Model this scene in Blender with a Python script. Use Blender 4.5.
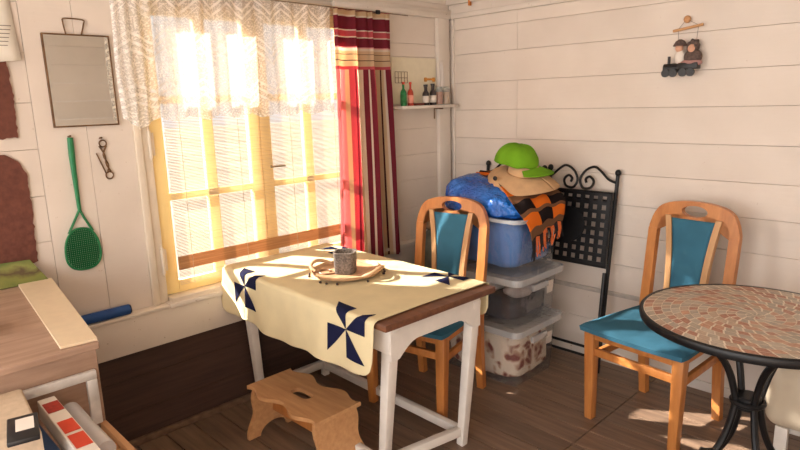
import bpy, bmesh, math, random
from mathutils import Vector, Matrix, Euler, noise
random.seed(7)
SC = bpy.context.scene
for o in list(bpy.data.objects): bpy.data.objects.remove(o, do_unlink=True)
COL = SC.collection
PI = math.pi
# ------------------------------------------------------------------ camera, world, sun, exposure
cam_d = bpy.data.cameras.new('camera'); cam = bpy.data.objects.new('camera', cam_d); COL.objects.link(cam)
cam_d.sensor_width = 36.0; cam_d.lens = 604.5 / 800 * 36.0; cam_d.clip_start = .02; cam_d.clip_end = 200
yaw, pitch, roll = [math.radians(a) for a in (-45.765, 11.608, -1.727)]
fw = Vector((math.sin(yaw) * math.cos(pitch), math.cos(yaw) * math.cos(pitch), -math.sin(pitch)))
rt = Vector((math.cos(yaw), -math.sin(yaw), 0)); up = rt.cross(fw)
rt2 = math.cos(roll) * rt + math.sin(roll) * up; up2 = -math.sin(roll) * rt + math.cos(roll) * up
cam.matrix_world = Matrix(((rt2.x, up2.x, -fw.x, 2.6715), (rt2.y, up2.y, -fw.y, -3.0942), (rt2.z, up2.z, -fw.z, 1.5), (0, 0, 0, 1)))
SC.camera = cam

world = bpy.data.worlds.new('sky'); SC.world = world; world.use_nodes = True
wn = world.node_tree.nodes; wl = world.node_tree.links; wn.clear()
wo = wn.new('ShaderNodeOutputWorld'); wb = wn.new('ShaderNodeBackground')
SUN_DIR = Vector((1, .54, -.72)).normalized()          # direction the light travels
tcw = wn.new('ShaderNodeTexCoord'); sxz = wn.new('ShaderNodeSeparateXYZ'); wl.new(tcw.outputs['Generated'], sxz.inputs[0])
nzw = wn.new('ShaderNodeTexNoise'); nzw.inputs['Scale'].default_value = 5; nzw.inputs['Detail'].default_value = 4; wl.new(tcw.outputs['Generated'], nzw.inputs['Vector'])
ad = wn.new('ShaderNodeMath'); ad.operation = 'MULTIPLY_ADD'; ad.inputs[1].default_value = .16; wl.new(nzw.outputs['Fac'], ad.inputs[0]); wl.new(sxz.outputs[2], ad.inputs[2])
rw = wn.new('ShaderNodeValToRGB'); e = rw.color_ramp.elements
e[0].position, e[0].color = 0.0, (.80, .78, .76, 1); e[1].position, e[1].color = 1.0, (.20, .38, .78, 1)
for p_, c_ in ((.08, (.95, .94, .94, 1)), (.20, (1.0, 1.0, 1.0, 1)), (.27, (.62, .78, .95, 1)), (.5, (.36, .55, .88, 1))):
    q_ = e.new(p_); q_.color = c_
wl.new(ad.outputs[0], rw.inputs[0])
wb.inputs['Strength'].default_value = 1.15
wl.new(rw.outputs[0], wb.inputs[0]); wl.new(wb.outputs[0], wo.inputs[0])

sun_d = bpy.data.lights.new('sun', 'SUN'); sun = bpy.data.objects.new('sun', sun_d); COL.objects.link(sun)
sun_d.energy = 36.0; sun_d.angle = math.radians(.7); sun_d.color = (1, .94, .85)
sun.rotation_euler = SUN_DIR.to_track_quat('-Z', 'Y').to_euler(); sun.location = (-6, -3, 6)
# added fill lamp behind the camera, lifting the whole interior
ar_d = bpy.data.lights.new('rear_fill', 'AREA'); ar = bpy.data.objects.new('rear_fill', ar_d); COL.objects.link(ar)
ar_d.shape = 'RECTANGLE'; ar_d.size = 2.6; ar_d.size_y = 1.9; ar_d.energy = 74; ar_d.color = (1, .955, .93)
ar.location = (2.6, -5.3, 1.35); ar.rotation_euler = (math.radians(90), 0, math.radians(0))

# added fill lamp out of view, brightening the far wall the mirror reflects
a2_d = bpy.data.lights.new('side_fill', 'AREA'); a2 = bpy.data.objects.new('side_fill', a2_d); COL.objects.link(a2)
a2_d.shape = 'RECTANGLE'; a2_d.size = 1.2; a2_d.size_y = 1.3; a2_d.energy = 62; a2_d.color = (1, .96, .92)
a2.location = (.12, -4.55, 1.45); a2.rotation_euler = (math.radians(90), 0, math.radians(-75))

vs = SC.view_settings
SC.display_settings.display_device = 'sRGB'
vs.view_transform = 'Standard'; vs.look = 'None'; vs.gamma = 1.0; vs.use_curve_mapping = False
vs.exposure = 0.12
SC.cycles.use_denoising = True
SC.cycles.max_bounces = 10; SC.cycles.transparent_max_bounces = 24
SC.cycles.sample_clamp_indirect = 6

# ------------------------------------------------------------------ materials
def lin(c): return tuple(((x / 12.92) if x <= .04045 else ((x + .055) / 1.055) ** 2.4) for x in (c[0]/255, c[1]/255, c[2]/255)) + (1,)
class NT:
    def __init__(s, name):
        s.m = bpy.data.materials.new(name); s.m.use_nodes = True; s.t = s.m.node_tree; s.t.nodes.clear()
        s.out = s.n('ShaderNodeOutputMaterial')
    def n(s, ty, **k):
        x = s.t.nodes.new(ty)
        for a, v in k.items(): setattr(x, a, v)
        return x
    def l(s, a, b): s.t.links.new(a, b)
    def math(s, op, a, b=None, c=None):
        x = s.n('ShaderNodeMath', operation=op)
        for i, v in enumerate((a, b, c)):
            if v is None: continue
            if isinstance(v, (int, float)): x.inputs[i].default_value = v
            else: s.l(v, x.inputs[i])
        return x.outputs[0]
    def ramp(s, fac, stops, interp='LINEAR'):
        r = s.n('ShaderNodeValToRGB'); r.color_ramp.interpolation = interp
        e = r.color_ramp.elements
        e[0].position, e[0].color = stops[0]; e[1].position, e[1].color = stops[-1]
        for p, c in stops[1:-1]: x = e.new(p); x.color = c
        s.l(fac, r.inputs[0]); return r.outputs[0]
    def mixc(s, fac, a, b, blend='MIX'):
        x = s.n('ShaderNodeMix', data_type='RGBA', blend_type=blend)
        for i, v in ((0, fac), (6, a), (7, b)):
            if isinstance(v, (int, float, tuple)): x.inputs[i].default_value = v
            else: s.l(v, x.inputs[i])
        return x.outputs[2]
    def noise(s, vec, scale, detail=3, rough=.5):
        x = s.n('ShaderNodeTexNoise'); x.inputs['Scale'].default_value = scale; x.inputs['Detail'].default_value = detail; x.inputs['Roughness'].default_value = rough
        if vec is not None: s.l(vec, x.inputs['Vector'])
        return x.outputs['Fac']
    def coord(s, which='Object', scale=(1, 1, 1)):
        c = s.n('ShaderNodeTexCoord'); mp = s.n('ShaderNodeMapping'); mp.inputs['Scale'].default_value = scale
        s.l(c.outputs[which], mp.inputs[0]); return mp.outputs[0]
    def bsdf(s, col, rough=.5, metal=0, spec=.5, bump=None, bs=.2, bd=.002):
        b = s.n('ShaderNodeBsdfPrincipled')
        if isinstance(col, tuple): b.inputs['Base Color'].default_value = col
        else: s.l(col, b.inputs['Base Color'])
        b.inputs['Roughness'].default_value = rough; b.inputs['Metallic'].default_value = metal
        b.inputs['Specular IOR Level'].default_value = spec
        if bump is not None:
            u = s.n('ShaderNodeBump'); u.inputs['Strength'].default_value = bs; u.inputs['Distance'].default_value = bd
            s.l(bump, u.inputs['Height']); s.l(u.outputs[0], b.inputs['Normal'])
        return b.outputs[0]
    def mixs(s, fac, a, b):
        x = s.n('ShaderNodeMixShader')
        if isinstance(fac, (int, float)): x.inputs[0].default_value = fac
        else: s.l(fac, x.inputs[0])
        s.l(a, x.inputs[1]); s.l(b, x.inputs[2]); return x.outputs[0]
    def done(s, sh): s.l(sh, s.out.inputs[0]); return s.m
def plain(name, rgb, rough=.5, metal=0, var=.12, scale=30, spec=.4, bs=.1):
    t = NT(name); c = lin(rgb); nz = t.noise(t.coord(), scale)
    d = tuple(x * (1 - var) for x in c[:3]) + (1,); h = tuple(min(1, x * (1 + var)) for x in c[:3]) + (1,)
    return t.done(t.bsdf(t.ramp(nz, [(.3, d), (.7, h)]), rough, metal, spec, nz, bs))
def wood(name, a, b, scale=(3, 40, 40), rough=.45, island=0, spec=.4, bs=.15):
    t = NT(name); v = t.coord('Object', scale)
    nz = t.noise(v, 1.0, 5, .6); c = t.ramp(nz, [(.3, lin(a)), (.7, lin(b))])
    if island:
        g = t.n('ShaderNodeNewGeometry'); k = t.math('MULTIPLY_ADD', g.outputs['Random Per Island'], island * 2, 1 - island)
        cc = t.n('ShaderNodeCombineColor'); [t.l(k, cc.inputs[i]) for i in range(3)]
        c = t.mixc(1.0, c, cc.outputs[0], 'MULTIPLY')
    return t.done(t.bsdf(c, rough, 0, spec, nz, bs))
def cloth(name, rgb, trans=.0, scale=220, var=.15, rgb2=None):
    t = NT(name); v = t.coord(); nz = t.noise(v, scale, 2); n2 = t.noise(v, 12, 3)
    c = lin(rgb); d = lin(rgb2) if rgb2 else tuple(x * (1 - var * 2) for x in c[:3]) + (1,)
    col = t.ramp(n2, [(.3, d), (.7, c)])
    sh = t.bsdf(col, .9, 0, .1, nz, .3, .001)
    if trans:
        tr = t.n('ShaderNodeBsdfTranslucent'); t.l(col, tr.inputs[0]); sh = t.mixs(trans, sh, tr.outputs[0])
    return t.done(sh)
def clear(name, rgb=(235, 240, 245), alpha=.3, rough=.12):
    t = NT(name); tp = t.n('ShaderNodeBsdfTransparent'); tp.inputs[0].default_value = (.97, .975, .98, 1)
    nz = t.noise(t.coord(), 14, 2); u = t.n('ShaderNodeBump'); u.inputs['Strength'].default_value = .5; u.inputs['Distance'].default_value = .01; t.l(nz, u.inputs['Height'])
    gl = t.n('ShaderNodeBsdfGlossy'); gl.inputs['Roughness'].default_value = rough; t.l(u.outputs[0], gl.inputs['Normal'])
    df = t.n('ShaderNodeBsdfDiffuse'); df.inputs[0].default_value = lin(rgb)
    base = t.mixs(alpha, tp.outputs[0], df.outputs[0])
    lw = t.n('ShaderNodeLayerWeight'); lw.inputs[0].default_value = .5; t.l(u.outputs[0], lw.inputs['Normal'])
    f = t.math('MULTIPLY_ADD', t.math('POWER', lw.outputs['Facing'], 3.0), .4, .05)
    return t.done(t.mixs(f, base, gl.outputs[0]))

M = {}
def wallmat(name, a, b, crack):
    t = NT(name); v = t.coord(); nz = t.noise(v, 3, 4); n2 = t.noise(t.coord('Object', (6, 6, 60)), 1, 4); n3 = t.noise(v, 45, 3, .7)
    g = t.n('ShaderNodeNewGeometry'); k = t.math('MULTIPLY_ADD', g.outputs['Random Per Island'], .06, .97)
    c = t.ramp(nz, [(.3, lin(a)), (.7, lin(b))])
    c = t.mixc(t.ramp(n3, [(.69, (0, 0, 0, 1)), (.74, (1, 1, 1, 1))]), c, lin(crack))
    cc = t.n('ShaderNodeCombineColor'); [t.l(k, cc.inputs[i]) for i in range(3)]
    return t.done(t.bsdf(t.mixc(1.0, c, cc.outputs[0], 'MULTIPLY'), .5, 0, .35, n2, .25, .003))
M['wall'] = wallmat('white_painted_planks', (214, 201, 188), (224, 212, 200), (192, 174, 156))
M['trimw'] = wallmat('white_trim_paint', (214, 203, 191), (228, 218, 207), (172, 152, 132))
M['gap'] = plain('dark_gap', (136, 116, 100), .9)
M['dark'] = wood('dark_brown_boards', (62, 45, 39), (80, 59, 50), (8, 3, 60), .55, .06)
M['floor'] = wood('brown_floorboards', (104, 83, 68), (142, 116, 96), (2.5, 30, 30), .42, .14, .45)
M['ceil'] = plain('ceiling_paint', (225, 215, 203), .8, var=.03)
M['sash'] = plain('cream_window_paint', (240, 214, 150), .45, var=.05, scale=8)
M['jamb'] = plain('ivory_jamb_paint', (222, 208, 188), .5, var=.06, scale=8)
M['honey'] = wood('honey_wood', (172, 104, 52), (202, 134, 72), (30, 30, 4), .35, 0, .5)
M['honeyL'] = wood('pale_honey_wood', (186, 138, 92), (206, 160, 112), (30, 30, 4), .4)
M['blue'] = cloth('blue_upholstery', (62, 110, 132), var=.06, scale=400)
M['white'] = plain('white_furniture_paint', (226, 219, 210), .45, var=.05, scale=14)
M['chip'] = plain('chipped_paint', (130, 118, 104), .6)
M['mahog'] = wood('reddish_brown_edge', (92, 58, 42), (120, 78, 54), (4, 40, 40), .4)
M['pine'] = wood('pine_wood', (186, 136, 92), (208, 160, 112), (5, 45, 45), .5)
M['cab'] = wood('oak_veneer', (146, 116, 96), (178, 148, 126), (40, 4, 40), .5)
M['strip'] = plain('pale_board', (214, 192, 160), .6, var=.03)
M['alu'] = plain('worn_white_metal', (222, 220, 216), .35, .25, var=.2, scale=16)
M['black'] = plain('black_iron', (24, 23, 24), .42, .3, var=.2, scale=60, spec=.5)
M['clear'] = clear('clear_plastic', alpha=.025)
M['lid'] = clear('frosted_plastic', (228, 230, 232), alpha=.34, rough=.25)
M['navy'] = cloth('navy_cloth', (30, 32, 62), var=.1)
M['tablecloth'] = cloth('pale_yellow_cloth', (232, 216, 174), .12, 300, .04)
M['tray'] = wood('carved_tray_wood', (176, 136, 100), (206, 166, 126), (18, 18, 18), .5)
M['bead'] = plain('dark_bead', (58, 44, 36), .4)
M['cup'] = plain('speckled_grey', (106, 96, 88), .7, var=.55, scale=140, bs=.5)
M['green'] = plain('green_plastic', (30, 112, 66), .4, var=.08)
M['mirror'] = (lambda t: t.done(t.bsdf(lin((236, 236, 230)), .02, 1.0)))(NT('mirror_glass'))
M['rust'] = plain('aged_metal', (112, 84, 58), .5, .5, var=.3)
M['steel'] = plain('grey_steel', (150, 146, 140), .35, .8, var=.2)
M['tube'] = plain('blue_wrap', (30, 74, 138), .45, var=.12, scale=20)
M['paper'] = plain('paper', (228, 220, 206), .8, var=.03)
M['ink'] = plain('printed_ink', (120, 108, 98), .8)
M['cardboard'] = plain('cardboard', (192, 170, 144), .8, var=.08, scale=60)
M['red'] = plain('red_print', (206, 66, 38), .5, var=.06)
M['redd'] = plain('dark_red_print', (158, 44, 30), .5, var=.25, scale=90)
M['offw'] = plain('off_white_card', (226, 216, 204), .6, var=.04)
M['bookb'] = plain('blue_cover', (42, 78, 124), .45, var=.1)
M['blk'] = plain('black_plastic', (30, 29, 30), .4)
M['feltbrown'] = plain('reddish_brown_felt', (104, 62, 50), .95, var=.18, scale=50, bs=.5)
M['bluebag'] = (lambda t: t.done((lambda v: t.bsdf(t.ramp(t.noise(v, 6, 3), [(.3, lin((14, 62, 150))), (.7, lin((36, 120, 214)))]), .2, 0, .8, t.noise(v, 24, 4, .6), 1.0, .03))(t.coord())))(NT('blue_tarpaulin'))
M['bluecloth'] = cloth('blue_linen', (92, 134, 196), var=.12)
M['lime'] = cloth('lime_green_mesh', (120, 174, 42), .1, 300, .12)
M['straw'] = cloth('tan_straw', (210, 170, 128), 0, 180, .12)
M['darkcloth'] = cloth('charcoal_fabric', (72, 70, 76), var=.2)
M['whitecloth'] = cloth('white_fabric', (226, 218, 212), var=.05)
M['greycloth'] = cloth('grey_fabric', (176, 168, 166), var=.15)
M['beige'] = cloth('beige_fabric', (208, 192, 168), 0, 120, .05)
M['tan'] = cloth('tan_weave', (150, 120, 92), 0, 60, .3)
M['wire'] = plain('thin_wire', (120, 100, 80), .5, .4)
# floral bundle
t = NT('floral_fabric'); v = t.coord(); vo = t.n('ShaderNodeTexVoronoi'); vo.inputs['Scale'].default_value = 11; nf = t.n('ShaderNodeTexNoise'); nf.inputs['Scale'].default_value = 9; t.l(v, nf.inputs['Vector']); vm = t.n('ShaderNodeVectorMath', operation='MULTIPLY_ADD'); vm.inputs[1].default_value = (.22, .22, .22); t.l(nf.outputs['Color'], vm.inputs[0]); t.l(v, vm.inputs[2]); t.l(vm.outputs[0], vo.inputs['Vector'])
M['floral'] = t.done(t.bsdf(t.ramp(vo.outputs['Distance'], [(.24, lin((132, 72, 64))), (.40, lin((204, 172, 148))), (.52, lin((234, 218, 198)))]), .9, 0, .1, t.noise(v, 200), .2))
# reed blind, lace, curtain, glass
t = NT('bamboo_reeds'); v = t.coord('Object', (1, 3, 150)); c = t.ramp(t.noise(v, 1, 3), [(.3, lin((200, 176, 144))), (.7, lin((236, 216, 186)))])
tr = t.n('ShaderNodeBsdfTranslucent'); t.l(c, tr.inputs[0]); M['reed'] = t.done(t.mixs(.38, t.bsdf(c, .6, 0, .2), tr.outputs[0]))
t = NT('orange_reed_band'); v = t.coord('Object', (1, 3, 150)); c = t.ramp(t.noise(v, 1, 3), [(.3, lin((176, 120, 76))), (.7, lin((212, 160, 108)))])
tr = t.n('ShaderNodeBsdfTranslucent'); t.l(c, tr.inputs[0]); M['band'] = t.done(t.mixs(.22, t.bsdf(c, .6, 0, .2), tr.outputs[0]))
t = NT('white_lace'); co = t.n('ShaderNodeTexCoord'); sp = t.n('ShaderNodeSeparateXYZ'); t.l(co.outputs['UV'], sp.inputs[0])
U, V = sp.outputs[0], sp.outputs[1]                       # metres along the cloth / below the hem line
zig = t.math('MULTIPLY', t.math('PINGPONG', U, .09), .75)
w = t.math('ADD', V, zig)
thick = t.math('LESS_THAN', t.math('FRACT', t.math('DIVIDE', w, .034)), .36)
big = t.math('GREATER_THAN', t.math('FRACT', t.math('DIVIDE', t.math('ADD', w, .05), .19)), .52)
thr = t.math('MULTIPLY', thick, big)
nz = t.math('GREATER_THAN', t.noise(co.outputs['UV'], 120, 2), .53)
al = t.math('MAXIMUM', t.math('MULTIPLY', thr, .86), t.math('MULTIPLY_ADD', nz, .30, .44))
tp = t.n('ShaderNodeBsdfTransparent'); tr = t.n('ShaderNodeBsdfTranslucent'); tr.inputs[0].default_value = lin((246, 242, 236))
M['lace'] = t.done(t.mixs(al, tp.outputs[0], t.mixs(.28, t.bsdf(lin((250, 246, 240)), .9, 0, .1), tr.outputs[0])))
t = NT('red_striped_cloth'); co = t.n('ShaderNodeTexCoord'); sp = t.n('ShaderNodeSeparateXYZ'); t.l(co.outputs['UV'], sp.inputs[0])
R_, D_, P_, C_, W_, K_ = [lin(x) for x in ((212, 104, 112), (148, 58, 72), (236, 166, 166), (228, 204, 170), (240, 228, 214), (92, 50, 52))]
vst = [(0, P_), (.03, R_), (.06, P_), (.12, W_), (.145, R_), (.17, P_), (.22, C_), (.245, R_), (.29, D_), (.32, R_), (.35, W_), (.40, C_), (.47, W_), (.50, D_), (.54, W_), (.56, D_), (.61, R_), (.64, C_), (.67, D_), (.72, W_), (.735, C_), (.78, K_), (.795, C_), (.82, W_), (.835, D_), (.9, R_), (.94, D_)]
vs_ = t.ramp(sp.outputs[0], vst, 'CONSTANT')
hst = [(0, R_), (.05, C_), (.14, K_), (.15, C_), (.24, K_), (.25, C_), (.3, W_), (.345, P_), (.36, D_), (.51, W_), (.53, R_), (.62, W_), (.64, D_), (.84, W_), (.87, C_), (.94, D_)]
hs_ = t.ramp(t.math('DIVIDE', t.math('SUBTRACT', sp.outputs[1], 1.675), .325), hst, 'CONSTANT')
c = t.mixc(t.math('GREATER_THAN', sp.outputs[1], 1.675), vs_, hs_)
tr = t.n('ShaderNodeBsdfTranslucent'); t.l(c, tr.inputs[0])
M['curtain'] = t.done(t.mixs(.62, t.bsdf(c, .9, 0, .1, t.noise(t.coord(), 300), .2), tr.outputs[0]))
t = NT('window_glass'); tp = t.n('ShaderNodeBsdfTransparent'); gl = t.n('ShaderNodeBsdfGlossy'); gl.inputs['Roughness'].default_value = .02
fr = t.n('ShaderNodeFresnel'); fr.inputs[0].default_value = 1.3; nz = t.noise(t.coord(), 2)
M['glass'] = t.done(t.mixs(t.math('MULTIPLY', fr.outputs[0], .6), tp.outputs[0], gl.outputs[0]))
# plaid scarf
t = NT('plaid_wool'); co = t.n('ShaderNodeTexCoord'); sp = t.n('ShaderNodeSeparateXYZ'); t.l(co.outputs['UV'], sp.inputs[0])
O_, B_, K2 = lin((216, 108, 36)), lin((112, 80, 58)), lin((34, 28, 28))
a_ = t.ramp(t.math('FRACT', t.math('DIVIDE', sp.outputs[0], .36)), [(0, O_), (.34, B_), (.6, K2), (.9, B_)], 'CONSTANT')
b_ = t.ramp(t.math('FRACT', t.math('DIVIDE', sp.outputs[0], .36)), [(0, K2), (.34, B_), (.6, O_), (.9, B_)], 'CONSTANT')
M['plaid'] = t.done(t.bsdf(t.mixc(t.math('GREATER_THAN', t.math('FRACT', t.math('DIVIDE', sp.outputs[1], .24)), .5), a_, b_), .95, 0, .05, t.noise(t.coord(), 260), .3))
M['orangeyarn'] = plain('orange_yarn', (206, 104, 56), .9); M['blackyarn'] = plain('black_yarn', (36, 30, 30), .9)
# mosaic tiles: random colour per tile
t = NT('mosaic_tiles'); g = t.n('ShaderNodeNewGeometry')
at = t.n('ShaderNodeAttribute'); at.attribute_name = 'tone'; sp = at.outputs['Fac']
c = t.ramp(sp, [(0, lin((176, 118, 92))), (.28, lin((200, 150, 120))), (.46, lin((196, 172, 148))), (.62, lin((180, 170, 154))), (.82, lin((204, 192, 174)))], 'CONSTANT')
M['tile'] = t.done(t.bsdf(t.mixc(.25, c, t.ramp(t.noise(t.coord(), 90, 3), [(.3, lin((110, 80, 62))), (.7, lin((200, 180, 160)))])), .45, 0, .4))
M['grout'] = plain('cream_grout', (244, 232, 214), .8, var=.05)
def glassy(name, rgb, a=.5):
    t = NT(name); tp = t.n('ShaderNodeBsdfTransparent'); tp.inputs[0].default_value = lin(rgb); s = t.bsdf(lin(rgb), .1, 0, .7, t.noise(t.coord(), 40), .1)
    return t.done(t.mixs(a, tp.outputs[0], s))

# ------------------------------------------------------------------ mesh builder
class B:
    def __init__(s): s.bm = bmesh.new(); s.uv = None
    def _merge(s, b, mat=None):
        if mat is not None: bmesh.ops.transform(b, matrix=mat, verts=b.verts)
        me = bpy.data.meshes.new('tmp'); b.to_mesh(me); b.free(); s.bm.from_mesh(me); bpy.data.meshes.remove(me); return s
    def box(s, c, d, rot=(0, 0, 0), bev=.0, seg=2, taper=None):
        b = bmesh.new(); bmesh.ops.create_cube(b, size=1)
        for v in b.verts:
            k = taper if (taper and v.co.z < 0) else 1
            v.co = Vector((v.co.x * d[0] * k, v.co.y * d[1] * k, v.co.z * d[2]))
        if bev: bmesh.ops.bevel(b, geom=b.edges[:], offset=bev, segments=seg, affect='EDGES', profile=.5)
        return s._merge(b, Matrix.Translation(c) @ Euler(rot).to_matrix().to_4x4())
    def span(s, lo, hi, bev=0):
        return s.box([(a + b) / 2 for a, b in zip(lo, hi)], [abs(b - a) for a, b in zip(lo, hi)], bev=bev)
    def bar(s, p0, p1, w, h, bev=0, upv=(0, 0, 1), w2=None, h2=None):
        p0, p1 = Vector(p0), Vector(p1); d = p1 - p0; L = d.length; z = d.normalized(); x = Vector(upv).cross(z)
        if x.length < 1e-4: x = Vector((1, 0, 0))
        x.normalize(); y = z.cross(x)
        b = bmesh.new(); bmesh.ops.create_cube(b, size=1)
        for v in b.verts:
            ww, hh = (w2 or w, h2 or h) if v.co.z > 0 else (w, h)
            v.co = Vector((v.co.x * ww, v.co.y * hh, v.co.z * L))
        if bev: bmesh.ops.bevel(b, geom=b.edges[:], offset=bev, segments=2, affect='EDGES', profile=.5)
        R = Matrix((x, y, z)).transposed().to_4x4()
        return s._merge(b, Matrix.Translation((p0 + p1) / 2) @ R)
    def tube(s, pts, r, n=8, closed=False, cap=True):
        pts = [Vector(p) for p in pts]; N = len(pts); bm = s.bm; rings = []
        rs = r if isinstance(r, (list, tuple)) else [r] * N
        prev = None
        for i, p in enumerate(pts):
            a = pts[(i - 1) % N] if (closed or i > 0) else p; c = pts[(i + 1) % N] if (closed or i < N - 1) else p
            tg = (c - a).normalized()
            if prev is None:
                x = tg.orthogonal().normalized()
            else:
                x = prev - tg * prev.dot(tg); x.normalize()
            prev = x; y = tg.cross(x)
            rings.append([bm.verts.new(p + (x * math.cos(2 * PI * k / n) + y * math.sin(2 * PI * k / n)) * rs[i]) for k in range(n)])
        for i in range(N if closed else N - 1):
            A, C = rings[i], rings[(i + 1) % N]
            for k in range(n): bm.faces.new((A[k], A[(k + 1) % n], C[(k + 1) % n], C[k]))
        if cap and not closed:
            bm.faces.new(rings[0][::-1]); bm.faces.new(rings[-1])
        return s
    def lathe(s, prof, n=32, mat=None, cap=True, sq=None):
        b = bmesh.new(); rings = []
        for r, z in prof:
            ring = []
            for k in range(n):
                a = 2 * PI * k / n; cx, sy = math.cos(a), math.sin(a)
                if sq: cx = math.copysign(abs(cx) ** sq, cx); sy = math.copysign(abs(sy) ** sq, sy)
                ring.append(b.verts.new((r * cx, r * sy, z)))
            rings.append(ring)
        for A, C in zip(rings, rings[1:]):
            for k in range(n): b.faces.new((A[k], A[(k + 1) % n], C[(k + 1) % n], C[k]))
        if cap: b.faces.new(rings[0][::-1]); b.faces.new(rings[-1])
        return s._merge(b, mat)
    def poly(s, pts, vec, bev=0):
        b = bmesh.new(); vec = Vector(vec)
        A = [b.verts.new(Vector(p)) for p in pts]; C = [b.verts.new(Vector(p) + vec) for p in pts]; n = len(A)
        b.faces.new(A[::-1]); b.faces.new(C)
        for k in range(n): b.faces.new((A[k], A[(k + 1) % n], C[(k + 1) % n], C[k]))
        bmesh.ops.recalc_face_normals(b, faces=b.faces)
        if bev:
            es = [e for e in b.edges if any(len(f.verts) > 4 for f in e.link_faces)] or b.edges[:]
            bmesh.ops.bevel(b, geom=es, offset=bev, segments=2, affect='EDGES', profile=.5)
        return s._merge(b)
    def ring(s, outer, inner, vec):
        b = bmesh.new(); vec = Vector(vec); n = len(outer)
        o0 = [b.verts.new(p) for p in outer]; i0 = [b.verts.new(p) for p in inner]
        o1 = [b.verts.new(Vector(p) + vec) for p in outer]; i1 = [b.verts.new(Vector(p) + vec) for p in inner]
        for k in range(n):
            j = (k + 1) % n
            b.faces.new((o0[k], i0[k], i0[j], o0[j])); b.faces.new((o1[k], o1[j], i1[j], i1[k]))
            b.faces.new((o0[k], o0[j], o1[j], o1[k])); b.faces.new((i0[k], i1[k], i1[j], i0[j]))
        bmesh.ops.recalc_face_normals(b, faces=b.faces)
        return s._merge(b)
    def sheet(s, f, nu, nv, uvf=None):
        bm = s.bm; L = bm.loops.layers.uv.verify()
        g = [[bm.verts.new(f(i / nu, j / nv)) for j in range(nv + 1)] for i in range(nu + 1)]
        for i in range(nu):
            for j in range(nv):
                fc = bm.faces.new((g[i][j], g[i + 1][j], g[i + 1][j + 1], g[i][j + 1]))
                for lp, (a, b) in zip(fc.loops, ((i, j), (i + 1, j), (i + 1, j + 1), (i, j + 1))):
                    lp[L].uv = uvf(a / nu, b / nv) if uvf else (a / nu, b / nv)
        return s
    def blob(s, c, r, p=1.0, amp=.0, freq=5, n=32, seed=0, zmin=None):
        b = bmesh.new(); bmesh.ops.create_uvsphere(b, u_segments=n, v_segments=n * 3 // 4, radius=1)
        for v in b.verts:
            q = Vector([math.copysign(abs(x) ** p, x) for x in v.co])
            if p < 1:
                m = max(abs(q.x), abs(q.y), abs(q.z)); q = q / max(q.length, 1e-6) * (v.co.length * (q.length / m) ** .0) if False else q
            w = Vector((q.x * r[0], q.y * r[1], q.z * r[2]))
            if amp: w += v.co * amp * (noise.noise(w * freq + Vector((seed, seed * 2, 0))) + .5 * noise.noise(w * freq * 2.3 + Vector((seed, 0, 3))))
            if zmin is not None and w.z < zmin: w.z = zmin
            v.co = w
        return s._merge(b, Matrix.Translation(c))
def ob(name, b, mat, parent=None, loc=None, smooth=True, solid=0, ang=35, rot=None, off=0):
    me = bpy.data.meshes.new(name); b.bm.to_mesh(me); b.bm.free()
    o = bpy.data.objects.new(name, me); COL.objects.link(o)
    for m in (mat if isinstance(mat, list) else [mat]): me.materials.append(m)
    if parent is not None: o.parent = parent
    if loc is not None: o.location = loc
    if rot is not None: o.rotation_euler = rot
    if smooth:
        me.shade_smooth(); me.set_sharp_from_angle(angle=math.radians(ang))
    if solid:
        md = o.modifiers.new('thickness', 'SOLIDIFY'); md.thickness = solid; md.offset = off
    return o
def tag(o, label, cat, group=None, kind=None):
    o['label'] = label; o['category'] = cat
    if group: o['group'] = group
    if kind: o['kind'] = kind
    return o
def thing(name, label, cat, loc=(0, 0, 0), rz=0, group=None):
    o = bpy.data.objects.new(name, None); COL.objects.link(o); o.empty_display_size = .05
    o.location = loc; o.rotation_euler = (0, 0, rz); return tag(o, label, cat, group)
def st(name, b, mat, parent=None, **k):
    o = ob(name, b, mat, parent, **k)
    o['kind'] = 'structure'; return o
def dup(root, loc, rz, label):
    r = root.copy(); COL.objects.link(r); r.location = loc; r.rotation_euler = (0, 0, rz); r['label'] = label
    for ch in list(root.children):
        c = ch.copy(); COL.objects.link(c); c.parent = r
        for g in list(ch.children):
            d = g.copy(); COL.objects.link(d); d.parent = c
    return r
def smooth_path(pts, n=6):
    P = [Vector(p) for p in pts]; out = []
    for i in range(len(P) - 1):
        p0, p1, p2, p3 = P[max(i - 1, 0)], P[i], P[i + 1], P[min(i + 2, len(P) - 1)]
        for k in range(n):
            t = k / n
            out.append(.5 * ((2 * p1) + (p2 - p0) * t + (2 * p0 - 5 * p1 + 4 * p2 - p3) * t * t + (3 * p1 - p0 - 3 * p2 + p3) * t ** 3))
    out.append(P[-1]); return out

# ================================================================== THE SETTING
# floor: boards run away from the window wall, all joints in one line
b = B(); y = -.078; rows = []
ys = [0.0]; yy = -.078
while yy > -5.2: ys.append(yy); yy -= .1345
for y1, y0 in zip(ys, ys[1:]):
    for x0, x1 in ((-.0, 1.455), (1.455, 3.3), (3.3, 4.1)):
        b.span((x0 + .0025, y0 + .003, -.025), (x1 - .0025, y1 - .003, 0), .0015)
fl = st('floor', b, M['floor'], smooth=False)
st('subfloor', B().span((-.1, -5.3, -.06), (4.1, .1, -.026)), plain('underfloor', (40, 30, 25), .9), fl, smooth=False)
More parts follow.
